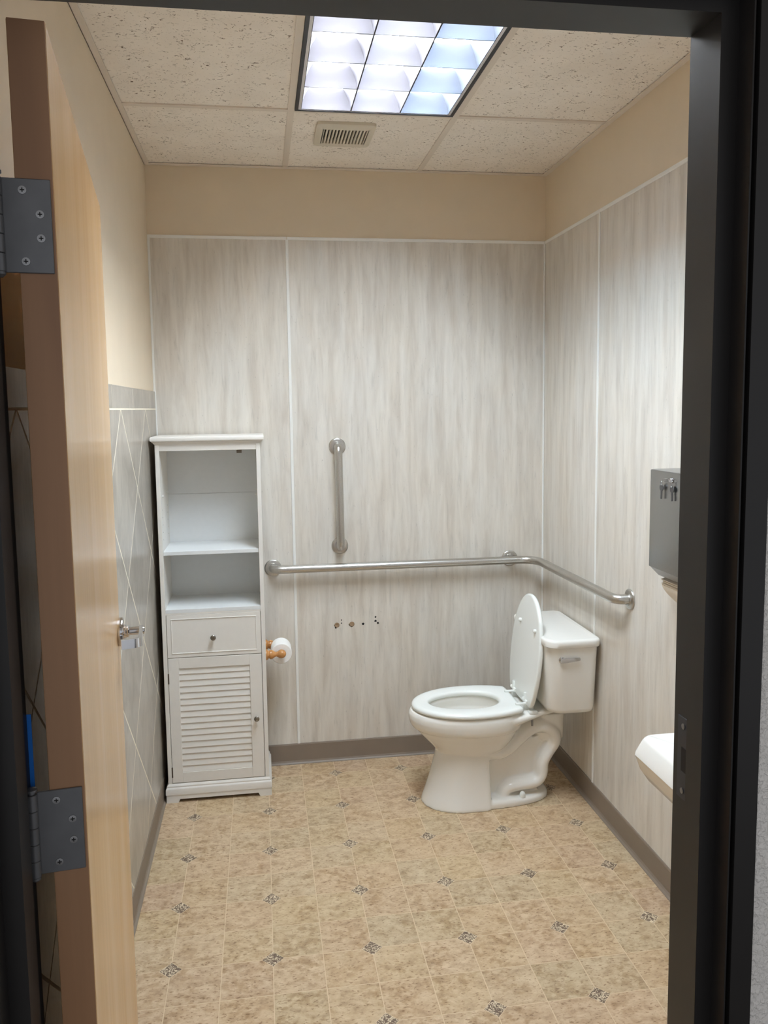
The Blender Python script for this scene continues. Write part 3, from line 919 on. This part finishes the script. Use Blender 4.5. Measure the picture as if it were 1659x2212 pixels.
# web between pedestal and trapway
body.prism([(1.38, 0.02), (1.62, 0.02), (1.62, 0.10), (1.645, 0.17), (1.662, 0.215), (1.668, 0.255), (1.655, 0.272), (1.63, 0.276), (1.60, 0.272), (1.58, 0.290), (1.50, 0.30), (1.38, 0.30)], 'y', TY-0.052, TY+0.052)
# trapway on both sides (one thick S-shaped body bulging from the web)
path = catmull([(1.37, TY, 0.222), (1.44, TY, 0.220), (1.485, TY, 0.238), (1.53, TY, 0.276), (1.585, TY, 0.318), (1.64, TY, 0.326), (1.683, TY, 0.300), (1.690, TY, 0.256), (1.662, TY, 0.212), (1.638, TY, 0.168), (1.632, TY, 0.115), (1.612, TY, 0.086), (1.570, TY, 0.076), (1.500, TY, 0.070), (1.470, TY, 0.052), (1.458, TY, 0.020)], 6)
tp = []
prof_n = 24
for i, p in enumerate(path):
    a = path[max(i-1, 0)]; b = path[min(i+1, len(path)-1)]
    t = (b-a).normalized()
    nrm = Vector((-t.z, 0, t.x))
    rr_ = 0.037 if i < len(path)-10 else 0.034
    tp.append([p+nrm*(rr_*math.cos(2*PI*k/prof_n))+Vector((0, 1, 0))*(math.copysign(abs(math.sin(2*PI*k/prof_n))**0.75, math.sin(2*PI*k/prof_n))*0.098) for k in range(prof_n)])
body.loft(tp)
# deck that carries the tank
dk = []
for x_, hw_, zb_, zt_ in ((1.482, 0.158, 0.356, 0.412), (1.52, 0.150, 0.362, 0.413), (1.57, 0.136, 0.374, 0.413), (1.62, 0.124, 0.388, 0.416), (1.70, 0.118, 0.400, 0.427), (1.79, 0.112, 0.404, 0.428)):
    row = []
    for k in range(20):
        a_ = 2*PI*k/20
        ca, sa = math.cos(a_), math.sin(a_)
        row.append((x_, TY+math.copysign(abs(ca)**0.5, ca)*hw_, (zb_+zt_)/2+math.copysign(abs(sa)**0.6, sa)*(zt_-zb_)/2))
    dk.append(row)
body.loft(dk)
body.loft([egg(1.615, 1.745, 0.075, 0.26, split=0.5, nf=2.6), egg(1.610, 1.75, 0.080, 0.38, split=0.5, nf=2.6)])
me = body.mesh('bowl_raw')
ro = bpy.data.objects.new('bowl_raw', me)
COL.objects.link(ro)
md = ro.modifiers.new('r', 'REMESH'); md.mode = 'VOXEL'; md.voxel_size = 0.0042; md.use_smooth_shade = True
ms = ro.modifiers.new('s', 'SMOOTH'); ms.factor = 0.5; ms.iterations = 5
dg = bpy.context.evaluated_depsgraph_get()
bowl_me = bpy.data.meshes.new_from_object(ro.evaluated_get(dg))
bpy.data.objects.remove(ro)
bowl_me.name = 'bowl'
bowl_me.materials.clear()
zmin = min(v.co.z for v in bowl_me.vertices)
for v in bowl_me.vertices:
    v.co.z = max(0.0, v.co.z)
for p in bowl_me.polygons: p.use_smooth = True
bw = place('bowl', bowl_me, 'china', tl)
MB().loft([egg(1.235, 1.43, 0.070, 0.284), egg(1.235, 1.43, 0.070, 0.2845)]).build('water', 'water', bw)
for y in (TY-0.098, TY+0.098):
    MB().lathe([(0.0125, 0.0), (0.0125, 0.010), (0.010, 0.020), (0.006, 0.025), (0.001, 0.027)], (1.538, y, 0.030), (0, 0, 1), 20).build('bolt_cap', 'seat', tl, smooth=True)
# tank
def rring(x0, x1, y0, y1, r, z): return [(p[0], p[1], z) for p in rr(x0, x1, y0, y1, r, 6)]
def trx(x0, x1, hw, r, z):
    # plan of the tank: small radii at the wall, generous radii at the front corners
    y0, y1 = TY-0.006-hw, TY-0.006+hw
    out = []
    rf = r+0.022
    for cx_, cy_, a0, q in ((x1-r, y1-r, 0, r), (x0+rf, y1-rf, 90, rf), (x0+rf, y0+rf, 180, rf), (x1-r, y0+r, 270, r)):
        for i in range(9):
            a = math.radians(a0+90*i/8)
            out.append((cx_+q*math.cos(a), cy_+q*math.sin(a), z))
    return out
MB().loft([trx(1.660, 1.780, 0.165, 0.03, 0.428), trx(1.632, 1.800, 0.195, 0.035, 0.4285), trx(1.618, 1.808, 0.211, 0.035, 0.437), trx(1.614, 1.811, 0.215, 0.035, 0.452), trx(1.606, 1.814, 0.227, 0.035, 0.62), trx(1.601, 1.816, 0.233, 0.035, 0.717)]).build('tank', 'china', tl, smooth=True, angle=50)
MB().loft([trx(1.600, 1.817, 0.236, 0.034, 0.7175), trx(1.594, 1.821, 0.241, 0.036, 0.718), trx(1.590, 1.822, 0.245, 0.036, 0.722), trx(1.590, 1.822, 0.245, 0.036, 0.742), trx(1.592, 1.821, 0.243, 0.035, 0.7465), trx(1.597, 1.818, 0.238, 0.032, 0.7500), trx(1.606, 1.812, 0.229, 0.028, 0.7515)]).build('tank_lid', 'china', tl, smooth=True, angle=50)
yl = TY-0.006-0.231
fh = MB().lathe([(0.014, 0), (0.014, 0.004), (0.010, 0.007), (0.007, 0.014)], (1.656, yl+0.002, 0.668), (0, -1, 0), 20).build('flush_lever', 'chrome', tl, smooth=True, label='chrome flush lever on the tank side')
lev = []
for i in range(9):
    f = i/8
    x = 1.646+f*0.082
    hz = 0.011-0.005*f
    lev.append([(x, yl-0.012, 0.668+0.004*f-hz), (x, yl-0.007, 0.668+0.004*f-hz), (x, yl-0.006, 0.670+0.004*f), (x, yl-0.007, 0.668+0.004*f+hz), (x, yl-0.012, 0.668+0.004*f+hz), (x, yl-0.016, 0.669+0.004*f)])
MB().loft(lev).build('handle', 'chrome', fh, smooth=True, angle=50)
# seat ring
def seat_outline(d, z):
    # elongated egg whose rear is cut straight across with rounded corners
    out = []
    for p in egg(SX0+d, 1.620, SHW-d, z, nb=2.1, split=0.47):
        out.append((min(p[0], SX1-d), p[1], z))
    return out
SX0, SX1, SHW = 1.078, 1.532, 0.181
so = seat_outline
si = lambda d, z: egg(1.153-d, 1.457+d, 0.101+d, z, nb=2.2, split=0.55)
MB().loft([so(0.006, 0.418), so(0.001, 0.421), so(0.0, 0.428), so(0.003, 0.435), so(0.010, 0.4395), so(0.020, 0.4405), si(0.012, 0.4405), si(0.004, 0.438), si(0.0, 0.432), si(0.0, 0.424), si(0.004, 0.418), so(0.006, 0.418)], cap=False).build('seat', 'seat', tl, smooth=True, angle=60)
# raised lid, pivoting at the hinge line
HXp, HZp = 1.553, 0.430
LT = math.radians(84.0)
def lidpt(x, y, z):
    # flat lid coordinates (x towards the bowl front measured from the hinge) turned up
    u = HXp-x
    return (HXp+u*math.cos(LT)+z*math.sin(LT), y, HZp+u*math.sin(LT)-z*math.cos(LT))
def lring(d, t):
    return [lidpt(p[0], p[1], t) for p in [(min(q[0], 1.549-d*0.3), q[1]) for q in egg(1.091+d, 1.635, 0.181-d, 0, nb=2.1, split=0.46)]]
ld = MB().loft([lring(0.010, 0.0), lring(0.003, 0.001), lring(0.0, 0.004), lring(0.0, 0.013), lring(0.004, 0.019), lring(0.014, 0.022)]).build('lid', 'seat', tl, smooth=True, angle=60)
nrm = Vector(lidpt(1.3, 0, 1))-Vector(lidpt(1.3, 0, 0))
for y in (TY-0.112, TY+0.078):
    q = lidpt(1.223, y, 0.0)
    MB().lathe([(0.0085, -0.001), (0.0085, 0.008), (0.006, 0.011), (0.001, 0.012)], q, tuple(-nrm), 16).build('bumper', 'seat', ld, smooth=True)
for y in (TY-0.078, TY+0.078):
    hg = MB().tube([(1.556, y-0.030, 0.4475), (1.556, y+0.030, 0.4475)], 0.0085, 16).build('seat_hinge', 'seat', tl, smooth=True, angle=60)
    MB().box(1.545, 1.590, y-0.012, y+0.012, 0.410, 0.438, 0.004, 2).build('mount', 'seat', hg, smooth=True)
    a = lidpt(1.500, y, -0.004)
    MB().tube([(1.556, y, 0.4475), a], [0.0095, 0.0065], 12).build('lid_arm', 'seat', hg, smooth=True, angle=60)
    MB().box(1.505, 1.556, y-0.028, y-0.016, 0.4395, 0.449, 0.003, 2).build('seat_arm', 'seat', hg, smooth=True)
MB().lathe([(0.005, 0), (0.005, 0.045)], (1.572, TY-0.118, 0.352), (0, 0, 1), 12).build('mount_bolt', 'screw', tl, smooth=True)
MB().box(1.556, 1.592, TY-0.132, TY-0.104, 0.404, 0.420, 0.004, 2).build('mount_nut', 'seat', tl, smooth=True)

# ================================================================== PAPER TOWEL DISPENSER on the right wall
dp = thing('towel_dispenser', 'stainless steel paper towel dispenser on the right wall', 'dispenser', (W-TH, -1.44, 1.165))
DX0, DX1, DY0, DY1, DZa, DZb = 1.716, W-TH-0.0005, -1.585, -1.297, 1.172, 1.489
m = MB()
# front shell bent from one sheet (plan profile swept in z): side, rounded corner, front, corner, side
def plan(x0, off):
    pts = [(DX1, DY1-off), (x0+0.016, DY1-off)]
    r = 0.014
    for i in range(1, 6):
        a = math.radians(90*i/6)
        pts.append((x0+0.016-math.sin(a)*(0.016-off), DY1-0.016+math.cos(a)*(0.016-off)))
    for i in range(0, 6):
        a = math.radians(90*i/6)
        pts.append((x0+0.016-math.cos(a)*(0.016-off), DY0+0.016-math.sin(a)*(0.016-off)))
    pts += [(x0+0.016, DY0+off), (DX1, DY0+off)]
    return pts
outer = plan(DX0, 0.0); inner = plan(DX0, 0.0012)
loop = outer+inner[::-1]
MB().loft([[(p[0], p[1], DZa) for p in loop], [(p[0], p[1], DZb-0.004) for p in loop]], cap=False).build('shell', 'disp', dp, smooth=True, angle=50)
lp = [(p[0], p[1]) for p in outer]
MB().loft([[(p[0], p[1], DZb-0.004) for p in lp], [(p[0]+0.0015 if p[0] < DX1 else p[0], p[1], DZb-0.001) for p in lp], [(min(DX1, p[0]+0.004), p[1]*0.985+(-1.441)*0.015, DZb) for p in lp]]).build('top', 'disp', dp, smooth=True, angle=50)
# folded-in bottom trough
MB().loft([[(DX0+0.002, DY1-0.014, DZa+0.020), (DX0+0.002, DY0+0.014, DZa+0.020)], [(DX0+0.002, DY1-0.014, DZa), (DX0+0.002, DY0+0.014, DZa)], [(DX0+0.030, DY1-0.020, DZa-0.030), (DX0+0.030, DY0+0.020, DZa-0.030)], [(DX0+0.040, DY1-0.022, DZa-0.034), (DX0+0.040, DY0+0.022, DZa-0.034)]], cap=False, closed=False).build('bottom_lip', 'disp', dp)
MB().loft([[(DX0+0.002, DY1-0.014, DZa), (DX0+0.030, DY1-0.020, DZa-0.030), (DX0+0.040, DY1-0.022, DZa-0.034)], [(DX1, DY1-0.001, DZa+0.001), (DX1, DY1-0.02, DZa-0.03), (DX1, DY1-0.022, DZa-0.034)]], cap=False, closed=False).build('bottom_side', 'disp', dp)
# lock
lk = MB().lathe([(0.0085, 0), (0.0085, 0.003), (0.007, 0.005), (0.003, 0.0055)], (DX0, -1.441, 1.463), (-1, 0, 0), 18).build('lock', 'chrome', dp, smooth=True)
# towels
for i, (zz, d, wd) in enumerate(((1.131, 0.0, 'topmost'), (1.124, 0.004, 'middle'), (1.117, 0.001, 'lowest'))):
    tw = MB()
    n = 8
    r1, r2_ = [], []
    for k in range(n+1):
        f = k/n
        x = DX0+0.034+d+f*0.070
        z = zz+0.006*math.sin(f*PI)
        r1.append((x, -1.327-d, z)); r2_.append((x, -1.555+d, z))
    top = [[p for p in r1], [p for p in r2_]]
    bot = [[(p[0], p[1], p[2]-0.003) for p in r1], [(p[0], p[1], p[2]-0.003) for p in r2_]]
    tw.loft([[a for a in r1]+[b for b in bot[0][::-1]], [a for a in r2_]+[b for b in bot[1][::-1]]])
    tw.build('paper_towel', 'towel', label=wd+' folded white paper towel of the three in the dispenser mouth', cat='paper towel', group='folded towels in the dispenser mouth')
tw = MB()
ra, rb = [], []
for k in range(9):
    f = k/8
    x = DX0+0.036+0.030*f**1.5
    z = 1.112-0.052*f
    ra.append((x, -1.329-0.045*f**1.6, z)); rb.append((x, -1.553, z-0.003*f))
bk = lambda L: [(p[0]+0.003, p[1], p[2]+0.001) for p in L][::-1]
tw.loft([ra+bk(ra), rb+bk(rb)])
tw.build('paper_towel', 'towel', smooth=True, angle=60, label='white paper towel hanging down from the dispenser mouth', cat='paper towel')
# keys
kr = thing('key_ring', 'small steel keys hanging from the towel dispenser lock', 'keys', (DX0-0.008, -1.425, 1.45))
wire = [(DX0-0.0075+0.0005*math.cos(a*2), -1.428+0.034*math.cos(a), 1.462+0.006*math.sin(a)) for a in [2*PI*i/40 for i in range(41)]]
MB().tube(wire, 0.0009, 6).build('ring', 'chrome', kr, smooth=True)
def key(y, ztop, tilt):
    bow = []
    n = 20
    pts = []
    for i in range(n):
        a = math.radians(-70+320*i/(n-1))
        pts.append((math.cos(a)*0.0115, math.sin(a)*0.0105-0.012))
    pts += [(-0.0042, -0.025), (-0.0042, -0.045), (-0.002, -0.0475), (0.0035, -0.0475), (0.0042, -0.045), (0.0030, -0.041), (0.0042, -0.037), (0.0030, -0.033), (0.0042, -0.029), (0.0042, -0.025)]
    ct, st_ = math.cos(tilt), math.sin(tilt)
    q = [(y+p[0]*ct-p[1]*st_, ztop+p[0]*st_+p[1]*ct) for p in pts]
    kk = MB().prism(q, 'x', DX0-0.0060, DX0-0.0040).build('key', 'key', kr)
    MB().tube([(DX0-0.0065, y+0.004*math.cos(a), ztop+0.002+0.007*math.sin(a)) for a in [2*PI*i/16 for i in range(17)]], 0.0008, 6).build('key_loop', 'chrome', kk, smooth=True)
key(-1.392, 1.449, 0.03); key(-1.456, 1.449, -0.04)

# ================================================================== SINK on the right wall
SKT = 0.822
sk = thing('wall_sink', 'white wall-hung sink with angled front corners', 'sink', (1.62, -2.05, 0.64))
def sink_ring(d, z, x1=W-TH-0.0005, e=None):
    # d: inset of the front, e: inset of the two ends
    e = d*0.25 if e is None else e
    x0, y1, y0 = 1.427+d, -1.799-e, -2.330+e
    k = 0.014
    base = [(x1, y1), (x0+k, y1), (x0, y1-k), (x0, y0+k), (x0+k, y0), (x1, y0)]
    return [(p[0], p[1], z) for p in base]
def dense(ring):
    # soften the corners by inserting points
    out = []
    n = len(ring)
    for i in range(n):
        a, b, c_ = Vector(ring[i-1]), Vector(ring[i]), Vector(ring[(i+1) % n])
        if i in (0, 5):
            out += [b]*4
        else:
            r = 0.008
            p, q = b+(a-b).normalized()*r, b+(c_-b).normalized()*r
            for t in (0, 0.33, 0.67, 1):
                out.append(p*(1-t)**2+b*2*t*(1-t)+q*t*t)
    return out
SR = lambda d, z, **k: dense(sink_ring(d, z, **k))
def basin(sc_, z):
    # oval basin ring with the same vertex count
    n = 24
    cx_, cy_ = 1.625, -2.0645
    ref = SR(0, z)
    out = []
    for p in ref:
        a = math.atan2((p.y-cy_)/0.215, (p.x-cx_)/0.15)
        out.append(Vector((cx_+0.115*sc_*math.cos(a), cy_+0.20*sc_*math.sin(a), z)))
    return out
rings = [SR(0.20, 0.635), SR(0.15, 0.648), SR(0.075, 0.678), SR(0.034, 0.706), SR(0.014, 0.736), SR(0.005, 0.762), SR(0.0, 0.775), SR(0.002, 0.783), SR(0.018, SKT-0.009), SR(0.023, SKT-0.003), SR(0.030, SKT)]
MB().loft(rings+[basin(1.0, SKT-0.001), basin(0.96, SKT-0.008), basin(0.86, SKT-0.05), basin(0.62, SKT-0.10), basin(0.2, SKT-0.118)]).build('basin', 'china', sk, smooth=True, angle=35)
MB().lathe([(0.021, 0), (0.021, 0.002), (0.015, 0.003), (0.010, 0.001)], (1.625, -2.0645, SKT-0.1185), (0, 0, 1), 20).build('drain', 'chrome', sk, smooth=True)
fc = MB().lathe([(0.026, 0), (0.026, 0.006), (0.018, 0.012), (0.016, 0.05), (0.014, 0.06)], (1.770, -2.0645, SKT), (0, 0, 1), 24).build('faucet', 'chrome', sk, smooth=True)
MB().tube(catmull([(1.770, -2.0645, SKT+0.045), (1.74, -2.0645, SKT+0.075), (1.69, -2.0645, SKT+0.080), (1.655, -2.0645, SKT+0.062)], 6), 0.011, 14).build('spout', 'chrome', fc, smooth=True, angle=60)
